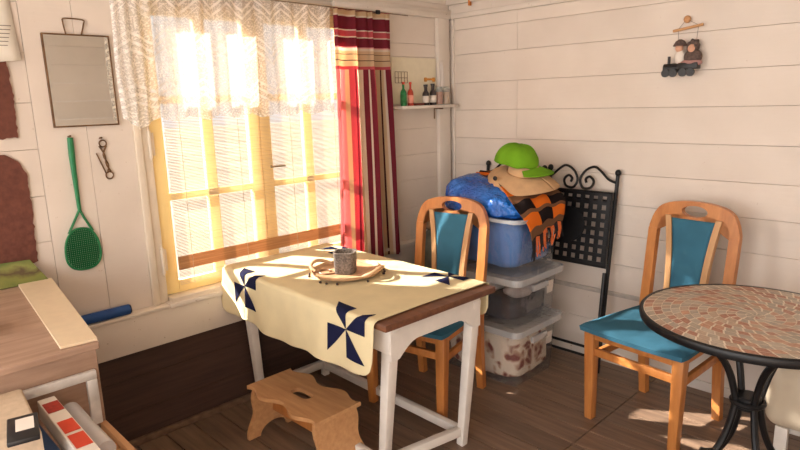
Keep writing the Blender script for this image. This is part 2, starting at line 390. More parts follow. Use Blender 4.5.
# wall_left: the window wall, plane x = 0
G = .0007
def planks_x(b, y0, y1, zs, x0=-.02, x1=0.0):
    for z0, z1 in zip(zs, zs[1:]): b.span((x0, y0 + G, z0 + G), (x1, y1 - G, z1 - G), .0012)
b = B()
planks_x(b, -5.2, -2.442, [.45, .63, .81, .991, 1.174, 1.357, 1.534, 1.72, 1.901, 2.09, 2.3])
for ya, yb in ((-2.442, -2.258), (-2.258, -2.075)): b.span((-.02, ya + G, .45), (.002, yb - G, 2.012), .0012)
planks_x(b, -.80, -.135, [.45, .65, .83, 1.008, 1.165, 1.326, 1.48, 1.76, 1.838, 2.012])
planks_x(b, -2.442, 0, [2.012, 2.09, 2.3])
for ya, yb in ((-.135, 0),): b.span((-.02, ya, .45), (0, yb, 2.012), .0012)
wl_ = st('wall_left', b, M['wall'], smooth=False)
b = B(); 
b.span((-.13, -5.2, 0), (-.021, -2.075, 2.3)); b.span((-.13, -.8, 0), (-.021, 0, 2.3)); b.span((-.13, -2.075, 2.012), (-.021, -.8, 2.3)); b.span((-.13, -2.075, 0), (-.021, -.8, .60))
st('wall_core', b, M['gap'], wl_, smooth=False)
b = B()
for z0, z1 in ((0, .155), (.155, .318), (.318, .47)): b.span((-.018, -5.2, z0 + G), (.012, 0, z1 - G), .0015)
st('lower_panel', b, M['dark'], wl_, smooth=False)
b = B(); b.span((0, -5.2, .445), (.05, 0, .612), .004)
st('sill_apron', b, M['trimw'], wl_)
b = B(); b.span((-.02, -5.2, .606), (.056, -2.02, .622), .003); b.span((-.02, -2.02, .606), (.062, 0, .626), .003)
st('sill_ledge', b, M['trimw'], wl_)
st('baseboard_left', B().span((.012, -5.2, 0), (.034, -.02, .030), .004), plain('worn_skirting', (112, 88, 70), .6, var=.25))
b = B(); b.span((0, -.135, .0), (.028, -.028, 2.012), .003)
st('trim_1', b, M['trimw'])                      # corner post
b = B(); b.span((0, -.96, 2.0), (.03, 0, 2.03), .003); b.span((0, -5.2, 2.03), (.02, 0, 2.055), .003)
st('trim_2', b, M['trimw'])
# wall_back: plane y = 0
zs = [0, .23, .412, .58, .75, .915, 1.080, 1.252, 1.429, 1.600, 1.776, 1.928, 2.0]
b = B(); rj = random.Random(3)
for i, (z0, z1) in enumerate(zip(zs, zs[1:])):
    xs = [0, .53, 4.1] if i in (7, 8, 10, 11) else ([0, 2.2, 4.1] if i % 3 == 0 else [0, 4.1])
    for x0, x1 in zip(xs, xs[1:]): b.span((x0 + G * .6, 0, z0 + G), (x1 - G * .6, .02, z1 - G), .0012)
for x0, x1 in ((0, .34), (.34, 4.1)): b.span((x0, 0, 2.0), (x1, .02, 2.3), .0012)
wbk = st('wall_back', b, M['wall'], smooth=False)
st('wall_core', B().span((-.1, .021, 0), (4.1, .1, 2.3)), M['gap'], wbk, smooth=False)
b = B(); b.span((.028, -.016, 2.0), (4.1, 0, 2.03), .003); b.span((0, -.03, 2.085), (4.1, 0, 2.3), .003)
st('trim_3', b, M['trimw'])
st('trim_4', B().span((.028, -.012, 0), (.048, 0, 2.0), .002), M['trimw'])
b = B(); b.span((.05, -.010, .398), (4.1, 0, .424), .003)
st('trim_5', b, plain('ledge_shadow_grey', (186, 176, 166), .6))  # ledge strip, its grey colour standing in for a shadow groove
st('baseboard_back', B().span((.05, -.014, 0), (4.1, 0, .05), .003), M['trimw'])
# far sides and ceiling
b = B()
for k in range(13): b.span((4.08, -5.2, k * .177 + G), (4.1, 0, (k + 1) * .177 - G), .001)
st('wall_right', b, M['wall'], smooth=False)
st('ceiling', B().span((-.13, -5.3, 2.3), (4.15, .1, 2.34)), M['ceil'], smooth=False)
st('ground', B().span((-60, -60, -.7), (-.14, 60, -.6)), plain('dry_ground', (112, 102, 88), .95, var=.25, scale=.8), smooth=False)

# window_1
wy0, wy1, wz0, wz1 = -2.075, -.80, .62, 2.012
b = B()
b.span((-.12, wy0, wz0), (.018, wy0 + .03, wz1), .003); b.span((-.12, wy0 + .034, wz0), (.004, wy0 + .072, wz1), .003)
b.span((-.12, wy1 - .05, wz0), (.012, wy1, wz1), .003); b.span((-.12, wy0 + .075, wz1 - .05), (.012, wy1 - .05, wz1), .003)
b.span((-.12, wy0 + .075, wz0), (.05, wy1 - .05, wz0 + .025), .003)
win = st('window_1', b, M['jamb'])
def sash(y0, y1):
    b = B(); z0, z1 = wz0 + .03, wz1 - .055; w = .060; xa, xb = -.05, -.012
    b.span((xa, y0, z0), (xb, y0 + w, z1), .003); b.span((xa, y1 - w, z0), (xb, y1, z1), .003)
    b.span((xa, y0 + w, z0), (xb, y1 - w, z0 + .055), .003); b.span((xa, y0 + w, z1 - w), (xb, y1 - w, z1), .003)
    m = (y0 + y1) / 2
    b.span((xa + .006, m - .026, z0 + .055), (xb - .002, m + .026, z1 - w), .002)
    for z in (1.10, 1.535): b.span((xa + .006, y0 + w, z - .016), (xb - .002, y1 - w, z + .016), .002)
    s = st('window_sash', b, M['sash'], win)
    st('window_pane', B().span((-.034, y0 + w, z0 + .05), (-.031, y1 - w, z1 - w)), M['glass'], s, smooth=False)
sash(-1.998, -1.442); sash(-1.440, -.852)
b = B()
for z in (1.345, .82):
    b.tube([(.012, -2.012, z - .06), (.012, -2.012, z + .06)], .008, 10); b.span((.0, -2.012, z - .05), (.006, -1.99, z + .05))
    b.tube([(.012, -2.012, z - .075), (.012, -2.012, z + .075)], .004, 8)
st('window_hinge', b, M['jamb'], win)
b = B(); b.tube([(.0, -1.40, 1.19), (.02, -1.40, 1.19), (.022, -1.33, 1.19)], .006, 8); st('window_handle', b, M['rust'], win)

# ================================================================== WINDOW DRESSING
blind = thing('bamboo_blind', 'split-bamboo roll blind lowered over the bright window', 'blind', (.03, -1.43, 1.99))
b = B(); z = -.012; k = 0
rr = random.Random(1)
while z > -1.30:
    if not (-1.225 < z < -1.16):
        b.box((rr.uniform(-.0006, .0006), .0 + rr.uniform(-.003, .003), z), (.0012, 1.04, .0029), (0, 0, 0))
    z -= .0068 + rr.uniform(-.0004, .0004)
ob('reeds', b, M['reed'], blind, smooth=False)
b = B(); z = -1.163
while z > -1.224: b.box((0.001, 0, z), (.0025, 1.04, .0046)); z -= .0052
ob('reed_band', b, M['band'], blind, smooth=False)
b = B()
for yy in (-.45, -.16, .14, .43): b.tube([(.003, yy, 0), (.003, yy, -1.30)], .0012, 6)
ob('warp_cord', b, M['reed'], blind)
ob('head_batten', B().box((0, 0, 0), (.014, 1.05, .022), bev=.002), M['reed'], blind)

def lace_f(u, v):
    yv = -2.135 + u * 1.115
    fold = (.012 * math.sin(u * 60) + .006 * math.sin(u * 131 + 1)) * (.5 + .5 * v)
    if u < .17: fold += .010 * math.sin(u * 150) * (.4 + v)
    zb = 1.44 + .022 * abs(((u * 7.4) % 1) * 2 - 1) - (.03 if u < .14 else 0) * (1 - abs(u - .07) / .07 if u < .14 else 0)
    zt = 2.005 - .012 * u
    return Vector((.062 + fold, yv + .004 * math.sin(v * 7 + u * 40), zt + (zb - zt) * v))
b = B(); b.sheet(lace_f, 200, 40, lambda u, v: (u * 1.35, v * .56))
lc = ob('lace_valance', b, M['lace'], smooth=True, ang=180); tag(lc, 'white lace valance with zigzag pattern across the top of the window', 'curtain')
wire = ob('curtain_wire', B().tube([(.066, -2.2, 2.006), (.066, -1.5, 1.994), (.072, -1.0, 1.988), (.075, -.45, 1.985)], .0025, 8), M['wire'])
tag(wire, 'thin sagging wire above the window that carries the curtains', 'curtain rod')

def cur_f(u, v):
    z = 1.985 - v * 1.40
    spread = 1 - .10 * math.sin(min(1, v * 3.2) * PI) if v < .3 else 1
    y0 = -1.02 - .045 * v; y1 = -.60 + .05 * v - .0 * v
    yv = y0 + (y1 - y0) * u
    d = (.019 + .010 * math.sin(v * 3)) * math.sin(u * 2 * PI * 3.6 + .5 * math.sin(v * 2.2)) + .008 * math.sin(u * 2 * PI * 8.1 + v * 2)
    d *= (.35 + .65 * min(1, v * 3 + .1))
    if v < .2: d += .012 * math.sin(u * 40) * (1 - v * 5)
    return Vector((.078 + d, yv + .012 * math.cos(u * 2 * PI * 3.6), z))
b = B(); b.sheet(cur_f, 120, 60, lambda u, v: (u, 1.985 - v * 1.40))
cu = ob('striped_curtain', b, M['curtain'], ang=180, solid=.0015); tag(cu, 'red, cream and maroon striped curtain hanging right of the window', 'curtain')
clip = ob('curtain_clip', B().box((.088, -.70, 1.985), (.012, .028, .022), bev=.003), M['blk']); tag(clip, 'small dark clip on the curtain wire above the striped curtain', 'clip')

# ================================================================== LEFT WALL THINGS
mi = thing('wall_mirror', 'rectangular mirror with thin dark edge hanging above the fly swatter', 'mirror', (.006, -2.256, 1.615))
ob('mirror_glass', B().box((.009, 0, 0), (.004, .236, .348)), M['mirror'], mi, smooth=False)
b = B()
for p, d in (((.006, 0, .176), (.014, .248, .006)), ((.006, 0, -.176), (.014, .248, .006)), ((.006, -.121, 0), (.014, .006, .348)), ((.006, .121, 0), (.014, .006, .348))): b.box(p, d, bev=.001)
ob('mirror_frame', b, M['rust'], mi)
ob('wire_hanger', B().tube(smooth_path([(.004, -.035, .178), (.004, -.04, .225), (.005, -.036, .236), (.005, 0, .238), (.005, .036, .234), (.004, .036, .222), (.004, .022, .178)], 4), .0028, 8), M['rust'], mi)

fs = thing('fly_swatter', 'green plastic fly swatter hanging on a nail below the mirror', 'fly swatter', (.012, -2.335, 1.395))
b = B(); b.tube([(0, .008, 0), (0, .006, -.06), (0, .005, -.14), (.0, .006, -.30)], [.011, .012, .010, .007], 10)
for s in (-1, 1): b.tube(smooth_path([(0, .006, -.29), (0, .003 + s * .018, -.33), (0, 0 + s * .046, -.385)], 4), .005, 8)
ob('handle', b, M['green'], fs)
b = B(); cyy, cz = .0, -.455
def sw(a):
    q = 1.0; return (.066 * math.copysign(abs(math.cos(a)) ** .8, math.cos(a)) * (1.0 - .14 * math.sin(a)), .086 * math.copysign(abs(math.sin(a)) ** .85, math.sin(a)))
loop = [(0, cyy + sw(a)[0], cz + sw(a)[1]) for a in [2 * PI * k / 40 for k in range(40)]]
b.tube(loop, .0045, 6, closed=True)
for k in range(-8, 9):
    w = k * .0078
    ext = .086 * max(0, 1 - (abs(w) / .068) ** 2.6) ** .5
    if ext > .01: b.box((0, cyy + w, cz), (.002, .0045, ext * 1.9))
for k in range(-10, 11):
    w = k * .0082
    ext = .066 * max(0, 1 - (abs(w) / .088) ** 2.6) ** .45
    if ext > .01: b.box((0.0, cyy, cz + w), (.002, ext * 1.9, .0045))
ob('swatter_blade', b, M['green'], fs)
nl = ob('nail', B().tube([(-.0, -2.33, 1.398), (.03, -2.33, 1.402)], .004, 8), M['rust']); tag(nl, 'rusty nail holding the green fly swatter', 'nail')

o = ob('nail', B().tube([(0, -2.212, 1.385), (.024, -2.212, 1.388)], .004, 8), M['rust']); tag(o, 'rusty nail holding the small looped metal clip', 'nail')
pl = thing('looped_clip', 'small rusty metal clip with two loops hanging on a nail', 'clip', (.008, -2.205, 1.375))
b = B()
def loopc(c, r, n=16): return [(0, c[0] + r * math.cos(2 * PI * k / n), c[1] + r * math.sin(2 * PI * k / n)) for k in range(n)]
b.tube(loopc((.0, -.012), .014), .003, 6, closed=True); b.tube(loopc((.012, -.145), .015), .003, 6, closed=True)
b.tube(smooth_path([(0, -.016, -.022), (0, .002, -.06), (0, .004, -.10), (0, .02, -.13)], 4), .0035, 6); b.tube(smooth_path([(0, .012, -.022), (0, -.004, -.06), (0, .012, -.10), (0, .004, -.135)], 4), .0035, 6); b.tube([(0, -.03, -.05), (0, .0, -.14)], .003, 6)
ob('loop', b, M['rust'], pl)

pp = thing('paper_sheet', 'printed paper sheet pinned to the planks beside the mirror', 'paper', (.006, -2.55, 1.8))
ob('sheet', B().sheet(lambda u, v: Vector((.012 * v * v, -.12 + u * .20 + .012 * v, .14 - v * .27 + .02 * u)), 6, 8), M['paper'], pp, solid=.001)
b = B()
for k in range(6): b.box((.0105, .02 - .004 * k, .012 - k * .014), (.001, .11, .0025))
ob('printed_line', b, M['ink'], pp, smooth=False)
def ragged(pts, name, label):
    out = []; r2 = random.Random(len(pts))
    for i, p in enumerate(pts):
        q = pts[(i + 1) % len(pts)]; n = max(2, int(math.dist(p, q) / .012))
        for k in range(n):
            t = k / n; out.append((.002, p[0] + (q[0] - p[0]) * t + r2.uniform(-.003, .003), p[1] + (q[1] - p[1]) * t + r2.uniform(-.003, .003)))
    o = ob(name, B().poly(out, (.008, 0, 0)), M['feltbrown'], smooth=False); tag(o, label, 'wall hanging', 'reddish-brown felt panels on the wall')
ragged([(-2.95, 1.39), (-2.505, 1.405), (-2.50, 1.55), (-2.515, 1.95), (-2.95, 1.95)], 'felt_panel', 'reddish-brown ragged felt panel, the upper one, beside the printed paper')
ragged([(-2.95, .90), (-2.503, .92), (-2.497, 1.10), (-2.495, 1.27), (-2.52, 1.32), (-2.56, 1.345), (-2.62, 1.355), (-2.95, 1.36)], 'felt_panel', 'reddish-brown ragged felt panel, the lower one, above the landscape picture')
tb = thing('blue_roll', 'dark blue rolled tube lying on the window ledge by the cabinet', 'roll', (.034, -2.285, .6445))
ob('roll', B().tube([(0, -.13, 0), (0, .093, 0)], .022, 20), M['tube'], tb)
ob('roll_end', B().tube([(0, .093, 0), (0, .099, 0)], .019, 20), M['blk'], tb)

# ================================================================== CABINET
cb = thing('wooden_cabinet', 'oak-veneer cabinet with white-framed front in the left corner', 'cabinet', (0, 0, 0))
b = B(); b.poly([(.065, -2.490, 0), (.895, -2.590, 0), (.895, -3.35, 0), (.065, -3.35, 0)], (0, 0, .835), .002)
ob('body', b, M['cab'], cb, smooth=False)
b = B(); b.poly([(.064, -2.480, .835), (.91, -2.584, .835), (.91, -3.36, .835), (.064, -3.36, .835)], (0, 0, .021), .003)
ob('top', b, M['cab'], cb, smooth=False)
b = B(); xf = .897
b.span((xf, -3.25, .752), (xf + .016, -2.602, .778), .003); b.span((xf, -2.630, .615), (xf + .016, -2.602, .752), .003)
ob('door_frame', b, M['alu'], cb)
dr = B(); z0, z1 = .50, .612
dr.span((.897, -2.607, z0), (1.20, -2.590, z1), .002); dr.span((1.20, -3.25, z0), (1.215, -2.590, z1), .002); dr.span((.897, -3.25, z0), (1.2, -2.607, z0 + .012))
d1 = ob('open_drawer', dr, M['pine'], cb)
b = B()
for k in range(4): b.span((.91 + k * .075, -2.70, .57), (.965 + k * .075, -2.608, .60), .002)
ob('slat', b, M['pine'], d1)
o = ob('pale_board', B().poly([(.075, -2.597, .857), (.09, -2.484, .857), (.90, -2.584, .857), (.89, -2.678, .857)], (0, 0, .008), .001), M['strip'], smooth=False)
tag(o, 'pale thin board lying along the edge of the cabinet top', 'board')
pc = thing('landscape_picture', 'small green landscape picture leaning at the back of the cabinet top', 'picture', (.07, -2.62, .858))
t = NT('landscape_print'); v = t.coord('Object'); sp = t.n('ShaderNodeSeparateXYZ'); t.l(v, sp.inputs[0])
hh = t.math('ADD', t.math('MULTIPLY', sp.outputs[2], 9), t.math('MULTIPLY', t.noise(v, 18, 4), .5))
pm = t.done(t.bsdf(t.ramp(hh, [(.2, lin((96, 104, 44))), (.5, lin((118, 120, 56))), (.66, lin((84, 66, 44))), (.8, lin((130, 132, 70))), (1.0, lin((90, 104, 48)))]), .5))
ob('picture_print', B().poly([(.0, -.3, .0), (.03, .125, .0), (-.045, .085, .078), (-.06, -.3, .09)], (.003, 0, .002)), pm, pc, smooth=False)
o = ob('grey_tin', B().lathe([(.055, 0), (.06, .01), (.06, .05), (.05, .06), (.02, .064)], 28), M['steel'], loc=(.56, -2.835, .857)); tag(o, 'round grey tin standing on the cabinet top', 'tin')
# things piled in and over the open drawer
def slab(name, label, cat, corners, z0, z1, mat, bev=.004):
    o = ob(name, B().poly([(x, y, z0) for x, y in corners], (0, 0, z1 - z0), bev), mat, smooth=False); return tag(o, label, cat)
slab('cardboard_box', 'buff cardboard box on top of the pile in the drawer', 'box', [(.918, -2.795), (.928, -2.788), (1.195, -2.812), (1.17, -2.98), (.918, -2.98)], .70, .795, M['cardboard'], .006)
slab('blue_folder', 'blue folder under the red and white carton in the drawer pile', 'folder', [(.95, -2.766), (1.22, -2.765), (1.36, -2.765), (1.36, -2.98), (.95, -2.98)], .645, .695, M['bookb'])
rc = thing('printed_carton', 'red and white printed carton slanting in the drawer pile', 'box', (0, 0, 0))
cpts = [(.919, -2.758, .745), (.919, -2.716, .745), (1.265, -2.712, .725), (1.265, -2.757, .725)]
ob('carton', B().poly([(x, y, z - .055) for x, y, z in cpts], (0, 0, .055), .002), M['offw'], rc, smooth=False)
def onc(u0, u1, v0, v1, h=.0012):
    P = [Vector(p) for p in cpts]
    f = lambda u, v: (P[0].lerp(P[3], u)).lerp(P[1].lerp(P[2], u), v) + Vector((0, 0, h))
    return [f(u0, v0), f(u1, v0), f(u1, v1), f(u0, v1)]
ob('dark_red_panel', B().poly(onc(.10, .27, .06, .94), (0, 0, .0008)), M['redd'], rc, smooth=False)
b = B(); b.poly(onc(.44, .63, .10, .92), (0, 0, .0008)); b.poly(onc(.67, .87, .10, .92), (0, 0, .0008)); ob('red_panel', b, M['red'], rc, smooth=False)
o = ob('bubble_wrap_roll', B().tube([(.925, -2.684, .69), (1.05, -2.684, .685), (1.19, -2.682, .68)], .024, 16), clear('bubble_wrap', (220, 220, 222), .5, .3)); tag(o, 'roll of clear bubble wrap beside the red and white carton', 'bubble wrap')
sq = thing('black_square_case', 'flat black square case with white sticker on the cardboard box', 'case', (1.18, -2.843, .7965), math.radians(-12))
ob('case', B().box((0, 0, .006), (.125, .062, .012), bev=.003), M['blk'], sq)
ob('sticker', B().box((-.012, .004, .0125), (.062, .036, .001)), M['offw'], sq, smooth=False)
o = ob('metal_ring', B().tube([(.03 * math.cos(a), .03 * math.sin(a), 0) for a in [2 * PI * k / 28 for k in range(28)]], .005, 8, closed=True), M['steel'], loc=(1.27, -2.845, .70)); tag(o, 'steel ring lying in front of the black square case', 'ring')
o = ob('foil_scrap', B().blob((0, 0, .012), (.045, .022, .014), 1, .02, 40, 24, 3), M['steel'], loc=(1.285, -2.79, .696)); tag(o, 'crumpled foil scrap lying beside the steel ring', 'foil')

# ================================================================== SHELF AND SMALL THINGS BY THE CORNER
sh = thing('corner_shelf', 'narrow white wall shelf between curtain and corner post', 'shelf', (0, -.28, 1.45))
ob('board', B().span((.002, -.26, 0), (.10, .25, .018), .002), M['trimw'], sh)
b = B(); b.tube([(.006, .12, -.07), (.006, .12, -.006), (.08, .12, -.006)], .004, 6); ob('bracket', b, M['rust'], sh)
o = ob('card_poster', B().span((.001, -.53, 1.478), (.008, -.14, 1.755), .001), plain('pale_yellow_card', (226, 216, 190), .7, var=.03), smooth=False); tag(o, 'pale yellow card panel on the wall above the shelf', 'panel')
def bottle(name, label, y, h, r, glass, labelmat, cap, x=.055, capname='cap', neck=.35):
    t_ = thing(name, label, 'bottle', (x, y, 1.4685), 0, 'bottles and jars on the corner shelf')
    ob('glass', B().lathe([(r * .9, 0), (r, .006), (r, h * .55), (r * .85, h * .62), (r * neck, h * .72), (r * neck, h * .93)], 20), glass, t_)
    ob('label', B().lathe([(r * 1.02, h * .12), (r * 1.02, h * .45)], 20, cap=False), labelmat, t_, solid=.0006)
    ob(capname, B().lathe([(r * neck * 1.25, h * .9), (r * neck * 1.3, h), (r * .1, h * 1.005)], 16), cap, t_)
g1 = glassy('green_glass', (40, 140, 80), .7); g2 = glassy('red_glass', (214, 84, 66), .6); g3 = glassy('dark_glass', (60, 50, 52), .8); g4 = glassy('clear_glass', (225, 228, 225), .25); g5 = plain('amber_contents', (206, 112, 58), .5)
bottle('spirit_bottle', 'small green bottle with red cap at the curtain end of the shelf', -.485, .14, .019, g1, plain('green_label', (46, 120, 66), .6), M['red'])
bottle('spirit_bottle', 'small pinkish-red bottle beside the green one on the shelf', -.425, .14, .018, g2, plain('pink_label', (230, 150, 130), .6), M['red'])
bottle('beer_bottle', 'dark bottle with round pale label, left one of the dark pair', -.29, .125, .021, g3, M['offw'], M['blk'], neck=.5)
bottle('beer_bottle', 'dark bottle with round pale label, right one of the dark pair', -.225, .13, .021, g3, M['offw'], M['blk'], neck=.5)
def jar(label, y, gm, x=.055, h=.11, r=.026):
    t_ = thing('glass_jar', label, 'jar', (x, y, 1.4685), 0, 'bottles and jars on the corner shelf')
    ob('glass', B().lathe([(r, 0), (r, h * .8), (r * .8, h * .9), (r * .82, h)], 20), g4, t_)
    ob('contents', B().lathe([(r * .86, .003), (r * .86, h * .72)], 18), gm, t_)
jar('glass jar of orange-brown contents next to the dark bottles', -.165, g5); jar('pale glass jar nearest the corner post', -.105, plain('peach_contents', (226, 176, 136), .6), .06)
o = ob('flat_tin', B().box((0, 0, .007), (.05, .07, .014), bev=.004), plain('maroon_tin', (112, 50, 40), .5), loc=(.055, -.365, 1.4685)); tag(o, 'flat maroon tin lying between red and dark bottles', 'tin')
wr = thing('wire_rack', 'small wire grid rack on the panel above the green bottle', 'rack', (.014, -.46, 1.635))
b = B()
for k in range(5): b.tube([(0, -.05 + k * .026, -.03), (0, -.05 + k * .026, .035)], .0016, 6)
for zz in (-.03, .0, .035): b.tube([(0, -.05, zz), (0, .054, zz)], .0016, 6)
ob('grid', b, M['wire'], wr)
o = ob('orange_hanger', B().box((.012, -.205, 1.627), (.006, .10, .012), bev=.002).box((.014, -.245, 1.625), (.008, .022, .026), bev=.003).box((.014, -.17, 1.625), (.008, .022, .026), bev=.003), plain('orange_plastic', (206, 140, 60), .5)); tag(o, 'orange-yellow hook strip on the pale panel', 'hook')
o = ob('white_cloth', B().sheet(lambda u, v: Vector((.035 + .004 * math.sin(u * 12), -.115 + (u - .5) * (.025 + .05 * v), 1.74 - v * .17)), 10, 8), M['whitecloth'], solid=.002); tag(o, 'small white cloth hanging on the corner post above the jars', 'cloth')
o = ob('orange_peg', B().box((.19, -.022, 2.082), (.014, .02, .04), bev=.003), plain('orange_peg', (206, 120, 50), .5)); tag(o, 'orange peg fixed under the trim near the room corner', 'peg')

# ornament on the back wall
on = thing('wall_ornament', 'hanging ornament of two small figures riding a dark toy engine', 'ornament', (1.51, -.012, 1.65))
ob('knob', B().blob((-.01, -.006, .187), (.017, .012, .017)), M['pine'], on)
ob('hanging_stick', B().tube([(-.07, -.012, .138), (.066, -.012, .156)], .0065, 8), M['pine'], on)
b = B(); b.tube([(-.05, -.012, .14), (-.01, -.014, .187)], .001, 5); b.tube([(.05, -.012, .153), (-.01, -.014, .187)], .001, 5); b.tube([(-.045, -.012, .14), (-.04, -.02, .04)], .001, 5); b.tube([(.045, -.012, .153), (.04, -.02, .05)], .001, 5)
ob('string', b, M['wire'], on)
b = B(); b.tube([(-.095, -.03, -.035), (-.02, -.03, -.035)], .022, 14); b.box((.02, -.03, -.028), (.09, .05, .03), bev=.004); b.tube([(-.075, -.03, -.02), (-.075, -.03, .02)], .007, 8)
ob('engine', b, M['blk'], on)
for x in (-.08, -.045, .0, .035): ob('wheel', B().tube([(x, -.058, -.058), (x, -.048, -.058)], .019, 16), M['blk'], on)
grn = plain('grey_brown_wool', (92, 76, 70), .9, var=.4, scale=120); pnk = plain('dusty_pink', (170, 128, 122), .8); skin = plain('doll_face', (214, 164, 136), .6)
ob('rider_body', B().blob((-.025, -.03, .015), (.026, .02, .035)), M['offw'], on); ob('rider_body', B().blob((.035, -.03, .012), (.042, .024, .036)), grn, on)
ob('skirt', B().blob((.03, -.034, -.015), (.05, .022, .018)), pnk, on)
ob('rider_head', B().blob((-.028, -.036, .056), (.018, .016, .02)), skin, on); ob('rider_head', B().blob((.032, -.042, .05), (.018, .016, .02)), skin, on)
b = B(); b.lathe([(.032, 0), (.028, .008), (.02, .022), (.006, .03)], 18, Matrix.Translation((-.026, -.032, .066))); ob('rider_hat', b, grn, on)
ob('rider_hat', B().blob((.034, -.028, .058), (.03, .022, .034), 1, .008, 60), grn, on)

# ================================================================== TABLE WITH CLOTH
TX0, TX1, TY0, TY1, TZ = .060, 1.222, -1.745, -1.135, .738
tbl = thing('dining_table', 'white-legged table with brown top under the yellow cloth', 'table', ((TX0 + TX1) / 2, (TY0 + TY1) / 2, 0))
ox, oy = (TX0 + TX1) / 2, (TY0 + TY1) / 2
ob('tabletop', B().box((0, 0, TZ - .013), (TX1 - TX0, TY1 - TY0, .026), bev=.004), M['mahog'], tbl)
ax0, ax1, ay0, ay1 = TX0 + .018 - ox, TX1 - .03 - ox, TY0 + .045 - oy, TY1 - .045 - oy
def apron_end(x):
    pts = []; n = 12
    pts += [(x, ay0 + .01, TZ - .027), (x, ay0 + .01, .575)]
    pts += [(x, ay0 + .05, .575)]
    for k in range(n + 1):
        a = k / n; yy = ay0 + .05 + .10 * a; pts.append((x, yy, .575 + .055 * math.sin(a * PI / 2)))
    for k in range(n + 1):
        a = 1 - k / n; yy = ay1 - .05 - .10 * a; pts.append((x, yy, .575 + .055 * math.sin(a * PI / 2)))
    pts += [(x, ay1 - .05, .575), (x, ay1 - .01, .575), (x, ay1 - .01, TZ - .027)]
    return pts
ob('end_apron', B().poly(apron_end(ax1 - .032), (.024, 0, 0)), M['white'], tbl, smooth=False)
ob('end_apron', B().poly(apron_end(ax0 + .008), (.024, 0, 0)), M['white'], tbl, smooth=False)
for yv in (ay0 + .018, ay1 - .018): ob('side_apron', B().box(((ax0 + ax1) / 2, yv, .655), (ax1 - ax0 - .03, .022, .11), bev=.002), M['white'], tbl)
feet = {}
for sx, xt in ((-1, ax0 + .028), (1, ax1 - .028)):
    for sy, yt in ((-1, ay0 + .03), (1, ay1 - .03)):
        xf_ = (xt - .135 if sy < 0 else xt - .07) if sx > 0 else xt - .03
        yf = yt + (.055 if sy < 0 else -.0)
        feet[(sx, sy)] = (xf_, yf)
        ob('leg', B().bar((xf_, yf, 0), (xt, yt, .69), .036, .036, .004, (0, 1, 0), .048, .048), M['white'], tbl)
for (a, c) in (((-1, -1), (1, -1)), ((-1, 1), (1, 1)), ((-1, -1), (-1, 1)), ((1, -1), (1, 1))):
    p, q = feet[a], feet[c]; zz = .062 if a[1] == c[1] else .068
    ob('stretcher', B().bar((p[0], p[1], zz), (q[0], q[1], zz), .032, .04, .004), M['white'], tbl)

# cloth: u along the table, v across it; rounded fold over each long edge
CX0, CX1 = .060, 1.170
HF, HB, RR = .235, .17, .016
W = TY1 - TY0
def cross(v):
    """v metres across from the front table edge (negative = hanging in front)"""
    if v < 0:
        a = -v
        if a < RR * PI / 2: t_ = a / RR; return TY0 - RR * math.sin(t_) + .0, TZ + .006 - RR + RR * math.cos(t_)
        h = a - RR * PI / 2; return TY0 - RR - .012 * (h / HF), TZ + .006 - RR - h
    if v > W:
        a = v - W
        if a < RR * PI / 2: t_ = a / RR; return TY1 + RR * math.sin(t_), TZ + .006 - RR + RR * math.cos(t_)
        h = a - RR * PI / 2; return TY1 + RR, TZ + .006 - RR - h
    return TY0 + v, TZ + .006
def S(x, v, lift=0.0):
    y, z = cross(v)
    if v < -.03:
        k = min(1, (-v - .03) / .18); y -= k * (.008 * math.sin(x * 16 + 1) + .006 * math.sin(x * 31)) + .002 * k
    if v > W + .03: y += .006 * math.sin(x * 20)
    n = Vector((0, 0, 1)) if 0 <= v <= W else Vector((0, -1 if v < 0 else 1, .25)).normalized()
    if 0 < v < W: z += .0015 * math.sin(x * 23 + v * 9) + .001
    return Vector((x, y, z)) + n * lift
def hem(x):
    e = min(1, (x - CX0) / .06, (CX1 - x) / .05); e = max(0, e)
    return HF * (.74 + .26 * math.sqrt(max(0, 1 - (1 - e) ** 2))) * (.93 + .09 * math.sin((x - CX0) / (CX1 - CX0) * PI) + .03 * math.sin(x * 14))
def hemb(x):
    e = max(0, min(1, (x - CX0) / .06, (CX1 - x) / .07)); return HB * (.7 + .3 * math.sqrt(max(0, 1 - (1 - e) ** 2)))
def clf(u, v):
    x = CX0 + (CX1 - CX0) * u
    vv = -hem(x) + v * (hem(x) + W + hemb(x))
    endy = .02 * math.sin(v * 9) if u > .98 else 0
    return S(x + endy * .3, vv)
b = B(); b.sheet(clf, 90, 220)
tc = ob('tablecloth', b, M['tablecloth'], ang=180, solid=.0018); tc.rotation_euler.z = tbl.rotation_euler.z = math.radians(-1.4); tc.location = Vector((ox, oy, 0)) - Euler((0, 0, math.radians(-1.4))).to_matrix() @ Vector((ox, oy, 0)); tag(tc, 'pale yellow tablecloth with navy pinwheels spread over the table', 'tablecloth')
def pinwheel(cx, cv, h):
    b = B(); n = 16
    for k in range(4):
        a0 = k * PI / 2
        # right triangle: centre, half-edge midpoint, corner
        p1 = (h * math.cos(a0), h * math.sin(a0)); p2 = (h * math.sqrt(2) * math.cos(a0 + PI / 4), h * math.sqrt(2) * math.sin(a0 + PI / 4))
        g = {}
        for i in range(n + 1):
            for j in range(n + 1 - i):
                s_, t_ = i / n, j / n
                g[i, j] = b.bm.verts.new(S(cx + p1[0] * s_ + p2[0] * t_, cv + p1[1] * s_ + p2[1] * t_, .0030))
        for i in range(n):
            for j in range(n - i):
                b.bm.faces.new((g[i, j], g[i + 1, j], g[i, j + 1]))
                if i + j < n - 1: b.bm.faces.new((g[i + 1, j], g[i + 1, j + 1], g[i, j + 1]))
    o = ob('pinwheel_patch', b, M['navy'], tc, ang=180, solid=.0006); return o
